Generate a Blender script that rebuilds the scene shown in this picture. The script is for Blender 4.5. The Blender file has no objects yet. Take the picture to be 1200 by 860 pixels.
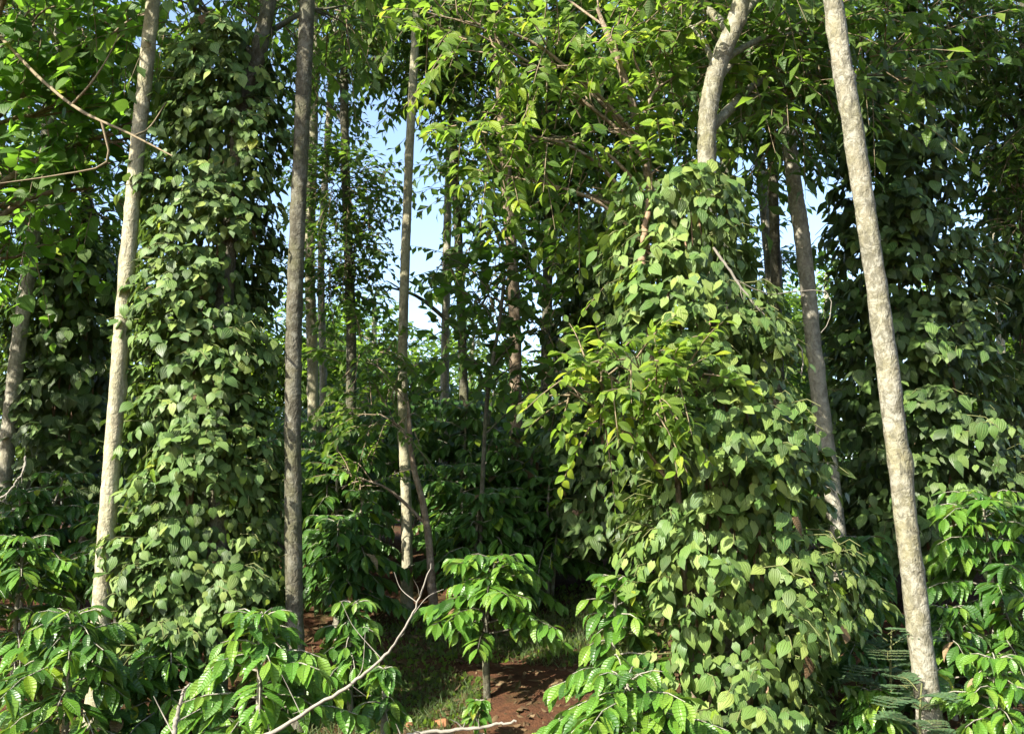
import bpy, math, random
import numpy as np
from mathutils import Matrix, Vector

random.seed(7)
RNG = np.random.default_rng(11)
R = math.radians
scene = bpy.context.scene
COL = scene.collection

# ------------------------------------------------------------------ camera, sky, sun, exposure
CAM = np.array([0.0, 0.0, 1.6]); PITCH = R(9.0); FPX = 1170.0      # focal length in pixels of the 1200 px wide photograph
cam_data = bpy.data.cameras.new('camera')
cam_data.sensor_width = 36.0; cam_data.lens = FPX / 1200 * 36; cam_data.clip_end = 3000
cam = bpy.data.objects.new('camera', cam_data); COL.objects.link(cam)
cam.location = CAM; cam.rotation_euler = (R(90) + PITCH, 0, 0)
scene.camera = cam

SUN_EL, SUN_AZ = R(36), R(48)                                      # azimuth: from behind the camera towards the left
S = np.array([-math.sin(SUN_AZ) * math.cos(SUN_EL), -math.cos(SUN_AZ) * math.cos(SUN_EL), math.sin(SUN_EL)])
world = bpy.data.worlds.new('World'); scene.world = world; world.use_nodes = True
wn = world.node_tree.nodes; wl = world.node_tree.links
sky = wn.new('ShaderNodeTexSky'); sky.sky_type = 'NISHITA'; sky.sun_disc = False
sky.sun_elevation = SUN_EL; sky.sun_rotation = math.atan2(S[0], S[1])
sky.air_density = 1.0; sky.dust_density = 2.5; sky.ozone_density = 0.4; sky.altitude = 800
bg = wn['Background']; bg.inputs['Strength'].default_value = 0.13
wl.new(sky.outputs[0], bg.inputs['Color'])
sun_data = bpy.data.lights.new('sun', 'SUN'); sun_data.energy = 5.0; sun_data.angle = R(0.5); sun_data.color = (1.0, 0.94, 0.81)
sun = bpy.data.objects.new('sun', sun_data); COL.objects.link(sun)
sun.rotation_euler = Vector(-S).to_track_quat('-Z', 'Y').to_euler(); sun.location = Vector(S) * 40
vs = scene.view_settings
vs.view_transform = 'Standard'; vs.look = 'None'; vs.exposure = 1.72; vs.gamma = 1.0; vs.use_curve_mapping = False
scene.render.engine = 'CYCLES'
cy = scene.cycles
cy.use_denoising = True; cy.max_bounces = 6; cy.diffuse_bounces = 2; cy.glossy_bounces = 1
cy.transmission_bounces = 3; cy.transparent_max_bounces = 4; cy.use_adaptive_sampling = True
cy.caustics_reflective = False; cy.caustics_refractive = False

# ------------------------------------------------------------------ helpers: places
CP, SP = math.cos(PITCH), math.sin(PITCH)
def at(px, py, d):
    """the point seen at pixel (px, py) of the photograph at distance d along the ground"""
    x = (px - 600) / FPX; u = (430 - py) / FPX
    v = np.array([x, CP - u * SP, SP + u * CP])
    return CAM + v * (d / v[1])
def m_per_px(d): return d / FPX
def proj(p):
    q = p - CAM
    dep = q[:, 1] * CP + q[:, 2] * SP
    return 600 + FPX * q[:, 0] / dep, 430 - FPX * (-q[:, 1] * SP + q[:, 2] * CP) / dep, dep
def wob(x, y):
    return (np.sin(x * 1.3 + 0.7 * np.sin(y * .9)) * 0.05 + np.sin(y * 2.1 + x * .8) * 0.035
            + np.sin(x * 4.7 + y * 3.1) * 0.018 + np.sin(x * 9.1 - y * 7.3) * 0.009)
def ground_z(x, y):
    x = np.asarray(x, float); y = np.asarray(y, float)
    t = np.clip((y - 7.6) / 7.4, 0, 1)
    rise = 1.35 * (t * 0.75 + 0.25 * t * t * (3 - 2 * t)) + 0.02 * np.clip(y - 15, 0, 60)
    # a small step where the plantation terrace begins
    rise = rise + 0.10 / (1 + np.exp(-(y - 10.6 - 0.25 * np.sin(x * 1.1)) * 7)) - 0.05
    fade = np.clip(1 - (np.abs(x) + np.abs(y)) / 90, 0, 1)
    return rise + wob(x, y) * fade

# ------------------------------------------------------------------ helpers: meshes
def link(name, me, parent=None, loc=None):
    o = bpy.data.objects.new(name, me); COL.objects.link(o)
    if parent: o.parent = parent
    if loc is not None: o.location = loc
    return o
def tag(o, label=None, cat=None, group=None, kind=None):
    if label: o['label'] = label
    if cat: o['category'] = cat
    if group: o['group'] = group
    if kind: o['kind'] = kind
    return o
def thing(name, loc, label, cat, group=None):
    o = bpy.data.objects.new(name, None); COL.objects.link(o)
    o.location = Vector(loc); o.empty_display_size = 0.2
    return tag(o, label, cat, group)
def raw_mesh(name, V, F, nper, mats, smooth=True, UV=None, rnd=None, midx=None):
    """V (n,3); F (m,nper) faces of nper corners"""
    me = bpy.data.meshes.new(name)
    me.vertices.add(len(V)); me.vertices.foreach_set('co', np.ascontiguousarray(V, np.float32).ravel())
    me.loops.add(F.size); me.loops.foreach_set('vertex_index', np.ascontiguousarray(F, np.int32).ravel())
    me.polygons.add(len(F)); me.polygons.foreach_set('loop_start', np.arange(0, F.size, nper, dtype=np.int32))
    if midx is not None: me.polygons.foreach_set('material_index', np.ascontiguousarray(midx, np.int32))
    me.polygons.foreach_set('use_smooth', np.full(len(F), smooth, bool))
    for m in mats: me.materials.append(m)
    if UV is not None:
        l = me.uv_layers.new(name='UVMap'); l.data.foreach_set('uv', np.ascontiguousarray(UV[F.ravel()], np.float32).ravel())
    if rnd is not None:
        a = me.attributes.new('rnd', 'FLOAT', 'POINT'); a.data.foreach_set('value', np.ascontiguousarray(rnd, np.float32))
    me.update(calc_edges=True)
    return me

class Tubes:
    """collects tapered tubes into one woody mesh"""
    def __init__(self): self.V = []; self.F = []; self.n = 0
    def add(self, path, radii, sides=8, rough=0.0, knots=0):
        path = np.asarray(path, float); radii = np.asarray(radii, float)
        if len(radii) != len(path): radii = np.interp(np.linspace(0, 1, len(path)), np.linspace(0, 1, len(radii)), radii)
        tan = np.gradient(path, axis=0); tan /= np.linalg.norm(tan, axis=1)[:, None] + 1e-9
        ref = np.array([1.0, 0, 0]) if abs(tan[0][0]) < 0.8 else np.array([0, 1.0, 0])
        a = np.cross(tan, ref); a /= np.linalg.norm(a, axis=1)[:, None] + 1e-9
        b = np.cross(tan, a)
        th = np.arange(sides) * 2 * math.pi / sides
        rr = radii[:, None] * np.ones(sides)[None]
        if rough:
            s = np.cumsum(np.r_[0, np.linalg.norm(np.diff(path, axis=0), axis=1)])[:, None]; ph = RNG.random(6) * 6.28
            rr = rr * (1 + rough * (np.sin(s * 3.1 + th * 2 + ph[0]) * .5 + np.sin(s * 9.3 - th * 3 + ph[1]) * .35 + np.sin(s * 21 + th + ph[2]) * .25)
                       + rough * .5 * RNG.standard_normal(rr.shape))
        if knots:
            s = np.cumsum(np.r_[0, np.linalg.norm(np.diff(path, axis=0), axis=1)])[:, None]
            for _ in range(knots):
                s0, t0, am, w0 = RNG.random() * s[-1, 0], RNG.random() * 6.28, RNG.uniform(.08, .3), RNG.uniform(.03, .08)
                dt = np.angle(np.exp(1j * (th[None] - t0)))
                rr = rr + radii[:, None] * am * np.exp(-((s - s0) / w0) ** 2 - (dt / .6) ** 2)
        v = path[:, None] + rr[..., None] * (np.cos(th)[None, :, None] * a[:, None] + np.sin(th)[None, :, None] * b[:, None])
        k = len(path); idx = np.arange(k * sides).reshape(k, sides) + self.n
        q = np.stack([idx[:-1], np.roll(idx[:-1], -1, 1), np.roll(idx[1:], -1, 1), idx[1:]], -1).reshape(-1, 4)
        self.V.append(v.reshape(-1, 3)); self.F.append(q); self.n += k * sides
        return self
    def mesh(self, name, mat, origin=(0, 0, 0)):
        return raw_mesh(name, np.concatenate(self.V) - np.asarray(origin), np.concatenate(self.F), 4, [mat])

def smooth_path(pts, n):
    """Catmull-Rom through the points"""
    P = np.asarray(pts, float)
    if len(P) == 2: return P[0] + (P[1] - P[0]) * np.linspace(0, 1, n)[:, None]
    Q = np.vstack([2 * P[0] - P[1], P, 2 * P[-1] - P[-2]])
    out = []
    for u in np.linspace(0, len(P) - 1 - 1e-6, n):
        i = int(u); t = u - i; a, b, c, d = Q[i:i + 4]
        out.append(0.5 * (2 * b + (c - a) * t + (2 * a - 5 * b + 4 * c - d) * t * t + (3 * b - a - 3 * c + d) * t ** 3))
    return np.array(out)
def nrm(v): return v / (np.linalg.norm(v, axis=-1, keepdims=True) + 1e-9)

# ------------------------------------------------------------------ materials
def new_mat(name):
    m = bpy.data.materials.new(name); m.use_nodes = True
    nt = m.node_tree; nt.nodes.clear()
    return m, nt, nt.nodes, nt.links
def math_node(nt, op, a, b=None, c=None):
    n = nt.nodes.new('ShaderNodeMath'); n.operation = op
    for i, v in enumerate((a, b, c)):
        if v is None: continue
        if isinstance(v, (int, float)): n.inputs[i].default_value = v
        else: nt.links.new(v, n.inputs[i])
    return n.outputs[0]
def ramp(nt, fac, stops, interp='LINEAR'):
    n = nt.nodes.new('ShaderNodeValToRGB'); n.color_ramp.interpolation = interp
    e = n.color_ramp.elements
    while len(e) < len(stops): e.new(0.5)
    for k, (p, c) in enumerate(stops): e[k].position = p; e[k].color = (*c, 1)
    nt.links.new(fac, n.inputs[0]); return n.outputs[0]
def mix(nt, fac, a, b, mode='MIX'):
    n = nt.nodes.new('ShaderNodeMix'); n.data_type = 'RGBA'; n.blend_type = mode
    for sock, v in ((n.inputs[0], fac), (n.inputs[6], a), (n.inputs[7], b)):
        if isinstance(v, (int, float)): sock.default_value = v
        elif isinstance(v, tuple): sock.default_value = (*v, 1)
        else: nt.links.new(v, sock)
    return n.outputs[2]
def noise(nt, vec, scale, detail=3, rough=.55, dist=0.0):
    n = nt.nodes.new('ShaderNodeTexNoise'); n.inputs['Scale'].default_value = scale; n.inputs['Detail'].default_value = detail
    n.inputs['Roughness'].default_value = rough; n.inputs['Distortion'].default_value = dist
    if vec is not None: nt.links.new(vec, n.inputs['Vector'])
    return n.outputs[0]

def leaf_mat(name, stops, vein, trans=0.3, rough=0.42, spec=0.5, vein_col=(0.2, 0.27, 0.09), vein_amt=0.35, tcol=(0.22, 0.36, 0.03), spots=0.25):
    m, nt, N, L = new_mat(name)
    at_ = N.new('ShaderNodeAttribute'); at_.attribute_name = 'rnd'
    oi = N.new('ShaderNodeObjectInfo')
    r = math_node(nt, 'FRACT', math_node(nt, 'ADD', at_.outputs['Fac'], oi.outputs['Random']))
    col = ramp(nt, r, stops)
    uv = N.new('ShaderNodeUVMap'); sx = N.new('ShaderNodeSeparateXYZ'); L.new(uv.outputs[0], sx.inputs[0])
    s = math_node(nt, 'ABSOLUTE', sx.outputs[0]); t = sx.outputs[1]
    mid = math_node(nt, 'SUBTRACT', 1.0, math_node(nt, 'SMOOTH_MIN', 1.0, math_node(nt, 'MULTIPLY', s, 14.0), 0.1))
    if vein == 'palmate':
        w = math_node(nt, 'ABSOLUTE', math_node(nt, 'SUBTRACT', math_node(nt, 'FRACT', math_node(nt, 'ADD', math_node(nt, 'MULTIPLY', s, 2.6), 0.5)), 0.5))
        line = math_node(nt, 'SUBTRACT', 1.0, math_node(nt, 'MINIMUM', 1.0, math_node(nt, 'MULTIPLY', w, 6.0)))
    else:
        ph = math_node(nt, 'MULTIPLY', math_node(nt, 'SUBTRACT', t, math_node(nt, 'MULTIPLY', s, 0.10)), 9.0)
        w = math_node(nt, 'ABSOLUTE', math_node(nt, 'SUBTRACT', math_node(nt, 'FRACT', ph), 0.5))
        line = math_node(nt, 'SUBTRACT', 1.0, math_node(nt, 'MINIMUM', 1.0, math_node(nt, 'MULTIPLY', w, 5.0)))
    vm = math_node(nt, 'MAXIMUM', math_node(nt, 'MULTIPLY', mid, 0.9), math_node(nt, 'MULTIPLY', line, 0.6))
    col = mix(nt, math_node(nt, 'MULTIPLY', vm, vein_amt), col, vein_col)
    geo = N.new('ShaderNodeNewGeometry')
    nz = noise(nt, geo.outputs['Position'], 14, 3, .6)
    col = mix(nt, math_node(nt, 'MULTIPLY', ramp(nt, nz, [(.45, (0, 0, 0)), (.75, (1, 1, 1))]), spots), col, (0.105, 0.105, 0.035))
    # paler underside
    col = mix(nt, math_node(nt, 'MULTIPLY', geo.outputs['Backfacing'], 0.45), col, (0.13, 0.19, 0.085))
    p = N.new('ShaderNodeBsdfPrincipled'); L.new(col, p.inputs['Base Color'])
    p.inputs['Specular IOR Level'].default_value = spec
    L.new(math_node(nt, 'ADD', rough - .06, math_node(nt, 'MULTIPLY', nz, 0.34)), p.inputs['Roughness'])
    bp = N.new('ShaderNodeBump'); bp.inputs['Strength'].default_value = 0.8; bp.inputs['Distance'].default_value = 0.009; bp.invert = True
    L.new(vm, bp.inputs['Height']); L.new(bp.outputs[0], p.inputs['Normal'])
    tr = N.new('ShaderNodeBsdfTranslucent'); L.new(mix(nt, 0.6, col, tcol), tr.inputs['Color'])
    mx = N.new('ShaderNodeMixShader'); mx.inputs[0].default_value = trans
    L.new(p.outputs[0], mx.inputs[1]); L.new(tr.outputs[0], mx.inputs[2])
    out = N.new('ShaderNodeOutputMaterial'); L.new(mx.outputs[0], out.inputs[0])
    return m

def bark_mat(name, base, dark, lichen, moss, lich_amt=.5, moss_amt=.3, rings=0.4, scale=1.0):
    m, nt, N, L = new_mat(name)
    tc = N.new('ShaderNodeTexCoord')
    mp = N.new('ShaderNodeMapping'); L.new(tc.outputs['Object'], mp.inputs[0]); mp.inputs['Scale'].default_value = (1, 1, .55)
    v = mp.outputs[0]
    n1 = noise(nt, v, 5 * scale, 5, .65, .4); n2 = noise(nt, v, 16 * scale, 4, .7, .6); n3 = noise(nt, v, 55, 3, .6)
    mp2 = N.new('ShaderNodeMapping'); L.new(tc.outputs['Object'], mp2.inputs[0]); mp2.inputs['Location'].default_value = (3.3, 1.7, 5.1)
    n4 = noise(nt, mp2.outputs[0], 3.2 * scale, 4, .6, .3); n5 = noise(nt, mp2.outputs[0], 13 * scale, 7, .75, .8)
    col = mix(nt, ramp(nt, n1, [(.38, (0, 0, 0)), (.6, (1, 1, 1))]), dark, base)
    col = mix(nt, math_node(nt, 'MULTIPLY', ramp(nt, n5, [(.46, (0, 0, 0)), (.55, (1, 1, 1))]), lich_amt), col, lichen)
    vo = N.new('ShaderNodeTexVoronoi'); vo.inputs['Scale'].default_value = 7 * scale; L.new(mp2.outputs[0], vo.inputs['Vector'])
    vd = math_node(nt, 'ADD', vo.outputs['Distance'], math_node(nt, 'MULTIPLY', math_node(nt, 'SUBTRACT', n2, .5), .35))
    col = mix(nt, math_node(nt, 'MULTIPLY', ramp(nt, vd, [(.14, (1, 1, 1)), (.2, (0, 0, 0))]), lich_amt), col, tuple(c * 1.15 for c in lichen))
    col = mix(nt, math_node(nt, 'MULTIPLY', ramp(nt, n4, [(.48, (0, 0, 0)), (.66, (1, 1, 1))]), moss_amt), col, moss)
    col = mix(nt, math_node(nt, 'MULTIPLY', ramp(nt, n2, [(.38, (1, 1, 1)), (.5, (0, 0, 0))]), .75), col, tuple(c * .55 for c in dark))
    wv = N.new('ShaderNodeTexWave'); wv.wave_type = 'BANDS'; wv.bands_direction = 'Z'; wv.inputs['Scale'].default_value = 3.2
    wv.inputs['Distortion'].default_value = 9.0; wv.inputs['Detail'].default_value = 3; wv.inputs['Detail Scale'].default_value = 2.0
    L.new(tc.outputs['Object'], wv.inputs[0])
    ring = ramp(nt, wv.outputs[1], [(.0, (1, 1, 1)), (.14, (0, 0, 0))])
    col = mix(nt, math_node(nt, 'MULTIPLY', ring, rings), col, tuple(c * .6 for c in dark))
    col = mix(nt, .35, col, mix(nt, n3, tuple(c * .6 for c in base), tuple(min(1, c * 1.5) for c in base)))
    p = N.new('ShaderNodeBsdfPrincipled'); L.new(col, p.inputs['Base Color']); p.inputs['Roughness'].default_value = .85
    p.inputs['Specular IOR Level'].default_value = .2
    bp = N.new('ShaderNodeBump'); bp.inputs['Strength'].default_value = .9; bp.inputs['Distance'].default_value = .03
    h = math_node(nt, 'ADD', math_node(nt, 'MULTIPLY', n2, .7), math_node(nt, 'ADD', math_node(nt, 'MULTIPLY', n3, .35), math_node(nt, 'MULTIPLY', ring, -.06)))
    L.new(h, bp.inputs['Height']); L.new(bp.outputs[0], p.inputs['Normal'])
    out = N.new('ShaderNodeOutputMaterial'); L.new(p.outputs[0], out.inputs[0])
    return m

def plain_mat(name, a, b, scale=20, rough=.8):
    m, nt, N, L = new_mat(name)
    tc = N.new('ShaderNodeTexCoord'); n = noise(nt, tc.outputs['Object'], scale, 4, .65)
    p = N.new('ShaderNodeBsdfPrincipled'); L.new(mix(nt, n, a, b), p.inputs['Base Color']); p.inputs['Roughness'].default_value = rough
    p.inputs['Specular IOR Level'].default_value = .25
    bp = N.new('ShaderNodeBump'); bp.inputs['Strength'].default_value = .5; bp.inputs['Distance'].default_value = .01
    L.new(n, bp.inputs['Height']); L.new(bp.outputs[0], p.inputs['Normal'])
    out = N.new('ShaderNodeOutputMaterial'); L.new(p.outputs[0], out.inputs[0])
    return m

M = {}
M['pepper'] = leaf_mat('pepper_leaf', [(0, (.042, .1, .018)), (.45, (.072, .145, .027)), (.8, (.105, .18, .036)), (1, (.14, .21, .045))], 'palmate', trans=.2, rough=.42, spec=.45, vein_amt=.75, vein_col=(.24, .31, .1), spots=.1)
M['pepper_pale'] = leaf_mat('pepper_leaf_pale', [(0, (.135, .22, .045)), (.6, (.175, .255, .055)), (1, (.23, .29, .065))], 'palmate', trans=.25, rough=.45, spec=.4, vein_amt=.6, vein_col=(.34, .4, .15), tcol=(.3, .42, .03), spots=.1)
M['pepper_dark'] = leaf_mat('pepper_leaf_dark', [(0, (.028, .06, .014)), (.6, (.048, .09, .02)), (1, (.08, .125, .028))], 'palmate', trans=.15, rough=.4, spec=.45, vein_amt=.35)  # darker leaf copy; on the back vines it puts shade into the colour
M['coffee'] = leaf_mat('coffee_leaf', [(0, (.022, .075, .01)), (.5, (.036, .105, .014)), (1, (.06, .145, .018))], 'pinnate', trans=.25, rough=.28, spec=.5, vein_amt=.3, vein_col=(.12, .22, .05), spots=.1)
M['coffee_young'] = leaf_mat('coffee_leaf_young', [(0, (.065, .18, .016)), (.6, (.1, .225, .022)), (1, (.16, .265, .028))], 'pinnate', trans=.35, rough=.3, spec=.5, vein_amt=.25, vein_col=(.2, .3, .07), tcol=(.3, .5, .03), spots=.08)
M['canopy'] = leaf_mat('canopy_leaf', [(0, (.025, .062, .012)), (.5, (.04, .09, .016)), (1, (.068, .125, .022))], 'pinnate', trans=.35, rough=.4, spec=.4, vein_amt=.2, tcol=(.18, .36, .02))
M['canopy_light'] = leaf_mat('canopy_leaf_light', [(0, (.07, .14, .018)), (.5, (.11, .19, .022)), (1, (.17, .235, .028))], 'pinnate', trans=.5, rough=.4, spec=.4, vein_amt=.2, tcol=(.34, .58, .03))
M['tip'] = leaf_mat('young_tip_leaf', [(0, (.15, .28, .02)), (.6, (.21, .33, .025)), (1, (.31, .36, .03))], 'pinnate', trans=.5, rough=.35, spec=.4, vein_amt=.2, tcol=(.55, .68, .04))
M['dadap'] = leaf_mat('broad_leaf', [(0, (.04, .105, .016)), (.5, (.065, .15, .02)), (1, (.1, .19, .026))], 'palmate', trans=.5, rough=.4, spec=.4, vein_amt=.25, tcol=(.28, .58, .02))
M['dry'] = leaf_mat('dry_leaf', [(0, (.06, .035, .02)), (.4, (.11, .068, .035)), (.8, (.17, .11, .055)), (1, (.24, .175, .1))], 'pinnate', trans=.05, rough=.75, spec=.2, vein_col=(.25, .17, .1))
M['fern'] = leaf_mat('fern_leaflet', [(0, (.045, .105, .045)), (1, (.08, .16, .065))], 'pinnate', trans=.2, rough=.45)
M['grass'] = leaf_mat('grass_blade', [(0, (.04, .075, .016)), (.6, (.065, .105, .02)), (1, (.15, .15, .05))], 'pinnate', trans=.25, rough=.5)
M['bark_pale'] = bark_mat('bark_pale', (.3, .275, .185), (.15, .135, .088), (.41, .39, .3), (.19, .2, .08), .55, .3, .06)
M['bark_lichen'] = bark_mat('bark_lichen', (.175, .16, .112), (.06, .06, .044), (.33, .325, .275), (.165, .155, .05), .7, .5, .05)
M['bark_moss'] = bark_mat('bark_moss', (.085, .077, .052), (.035, .032, .022), (.24, .24, .2), (.09, .1, .035), .45, .55, .06)
M['bark_grey'] = bark_mat('bark_grey', (.26, .24, .19), (.12, .112, .086), (.4, .39, .32), (.19, .19, .08), .6, .3, .08)
M['bark_brown'] = bark_mat('bark_brown', (.21, .155, .105), (.1, .072, .048), (.38, .33, .26), (.15, .13, .06), .45, .25, .06)
M['twig'] = plain_mat('twig_bark', (.11, .085, .05), (.24, .19, .12), 30)
M['deadwood'] = plain_mat('dead_wood', (.13, .118, .095), (.28, .255, .21), 25)
M['green_twig'] = plain_mat('green_twig', (.07, .09, .03), (.15, .15, .06), 30)
M['vine_stem'] = plain_mat('vine_stem', (.16, .1, .06), (.32, .22, .14), 40)
M['stone'] = plain_mat('soil_clod', (.17, .07, .03), (.3, .15, .075), 18, .95)

def soil_mat():
    m, nt, N, L = new_mat('red_soil')
    tc = N.new('ShaderNodeTexCoord'); v = tc.outputs['Object']
    n1 = noise(nt, v, 1.1, 5, .6); n2 = noise(nt, v, 9, 6, .7); n3 = noise(nt, v, 60, 4, .7)
    col = mix(nt, n1, (.068, .029, .014), (.135, .058, .027))
    col = mix(nt, ramp(nt, n2, [(.35, (0, 0, 0)), (.7, (1, 1, 1))]), (.05, .024, .013), col)
    col = mix(nt, ramp(nt, n3, [(.6, (0, 0, 0)), (.75, (1, 1, 1))]), col, (.2, .11, .06))
    col = mix(nt, math_node(nt, 'MULTIPLY', ramp(nt, noise(nt, v, 2.3, 5, .65), [(.5, (0, 0, 0)), (.64, (1, 1, 1))]), .6), col, (.05, .055, .016))
    p = N.new('ShaderNodeBsdfPrincipled'); L.new(col, p.inputs['Base Color']); p.inputs['Roughness'].default_value = .95
    p.inputs['Specular IOR Level'].default_value = .15
    bp = N.new('ShaderNodeBump'); bp.inputs['Strength'].default_value = .9; bp.inputs['Distance'].default_value = .04
    L.new(math_node(nt, 'ADD', n2, math_node(nt, 'MULTIPLY', n3, .4)), bp.inputs['Height']); L.new(bp.outputs[0], p.inputs['Normal'])
    out = N.new('ShaderNodeOutputMaterial'); L.new(p.outputs[0], out.inputs[0])
    return m
M['soil'] = soil_mat()

# ------------------------------------------------------------------ leaf shapes
PRO = {  # outline (t, half-width share), half width / length, lobes, tip droop, V fold, cup
    'pepper': ([0, .1, .28, .5, .72, .9, 1], [.38, .84, 1, .88, .52, .16, .0], .35, .09, .26, .22, .16),
    'coffee': ([0, .12, .3, .5, .7, .87, 1], [.04, .38, .86, 1, .84, .36, .0], .215, 0, .30, .34, .0),
    'canopy': ([0, .15, .35, .55, .75, .9, 1], [.05, .6, .98, .96, .65, .24, .0], .255, 0, .28, .25, .0),
    'dadap': ([0, .12, .3, .5, .7, .88, 1], [.3, .78, 1, .92, .64, .25, .0], .43, .05, .2, .15, .05),
    'dry': ([0, .12, .3, .5, .7, .87, 1], [.05, .4, .86, 1, .84, .36, .0], .22, 0, .35, -.5, .3),
    'grass': ([0, .3, .6, 1], [1, .9, .6, 0], .045, 0, .5, .2, 0),
    'leaflet': ([0, .3, .7, 1], [.3, 1, .8, 0], .13, 0, .05, 0, 0),
}
def leaf_shape(kind, nc, nr, seed):
    ts, fs, hw, lobe, droop, fold, cup = PRO[kind]
    rg = np.random.default_rng(seed * 31 + 5)
    k1, k2, k3, k4 = .3 + 1.5 * rg.random(), .3 + 1.6 * rg.random(), (rg.random() - .5) * .4, (rg.random() - .5) * .9
    t = np.linspace(0, 1, nr) ** .92; s = np.linspace(-1, 1, nc)
    T, Sg = np.meshgrid(t, s, indexing='ij')
    w = np.interp(T, ts, fs) * hw * (1 + .09 * rg.standard_normal())
    x = Sg * w + k3 * T * T * .5
    y = T - lobe * np.abs(Sg) * np.clip(1 - T * 5, 0, 1) * 1.0
    z = -droop * k1 * T ** 2 + fold * k2 * np.abs(Sg) * w - cup * k2 * Sg ** 2 * w * 1.6 + k4 * Sg * w * (T - .3)
    z = z + .018 * np.sin(T * 21 + seed) * np.abs(Sg)                       # wavy margin
    V = np.stack([x, y, z], -1).reshape(-1, 3); UV = np.stack([Sg, T], -1).reshape(-1, 2)
    idx = np.arange(nr * nc).reshape(nr, nc)
    F = np.stack([idx[:-1, :-1], idx[:-1, 1:], idx[1:, 1:], idx[1:, :-1]], -1).reshape(-1, 4)
    return V, F, UV
NVAR = 6
HI = {k: [leaf_shape(k, 5, 7, i) for i in range(NVAR)] for k in ('pepper', 'coffee', 'canopy', 'dadap')}
LO = {k: [leaf_shape(k, 3, 5, i) for i in range(NVAR)] for k in PRO}
XLO = {k: [leaf_shape(k, 3, 3, i) for i in range(NVAR)] for k in PRO}
_leafmesh = {}
def leaf_mesh(kind, var, mat):
    key = (kind, var, mat)
    if key not in _leafmesh:
        V, F, UV = HI[kind][var]
        _leafmesh[key] = raw_mesh('leaf_' + kind, V, F, 4, [M[mat]], UV=UV)
    return _leafmesh[key]

class Leaves:
    """leaf positions with frames; mats is a list of (material, share)"""
    def __init__(self): self.p = []; self.a = []; self.n = []; self.s = []; self.m = []
    def add(self, p, a, n, s, m):
        if len(p) == 0: return
        self.p.append(p); self.a.append(a); self.n.append(n); self.s.append(s)
        self.m.append(np.full(len(p), m) if np.isscalar(m) else m)
    def done(self):
        p, s, m = np.concatenate(self.p), np.concatenate(self.s), np.concatenate(self.m).astype(int)
        a = nrm(np.concatenate(self.a)); n = np.concatenate(self.n)
        n = nrm(n - a * (n * a).sum(1)[:, None]); x = np.cross(a, n)
        return p, np.stack([x, a, n], -1), s, m                              # columns: side, axis, normal
PENDING = []
def put_leaves(root, lv, kind, mats, nmax, part='foliage', lod='lo'):
    """deferred: the nmax leaves that show largest become objects of their own, the rest one mass"""
    p, Fm, s, m = lv.done()
    PENDING.append(dict(root=root, p=p, F=Fm, s=s, m=m, kind=kind, mats=mats, nmax=nmax, part=part, lod=lod, v=RNG.integers(0, NVAR, len(p))))
def mass_mesh(name, p, Fm, s, m, v, kind, mats, origin, lod):
    T = LO if lod == 'lo' else XLO
    Vs, Fs, Us, Rs, Ms = [], [], [], [], []; off = 0
    for k in range(NVAR):
        sel = np.nonzero(v == k)[0]
        if not len(sel): continue
        tv, tf, tu = T[kind][k]
        W = np.einsum('nij,kj->nki', Fm[sel], tv) * s[sel][:, None, None] + p[sel][:, None] - origin
        n = len(sel); nv = len(tv)
        Vs.append(W.reshape(-1, 3)); Fs.append((tf[None] + (np.arange(n) * nv)[:, None, None] + off).reshape(-1, 4))
        Us.append(np.tile(tu, (n, 1))); Rs.append(np.repeat(RNG.random(n), nv)); Ms.append(np.repeat(m[sel], len(tf))); off += n * nv
    return raw_mesh(name, np.concatenate(Vs), np.concatenate(Fs), 4, [M[x] for x in mats], UV=np.concatenate(Us), rnd=np.concatenate(Rs), midx=np.concatenate(Ms))
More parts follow.
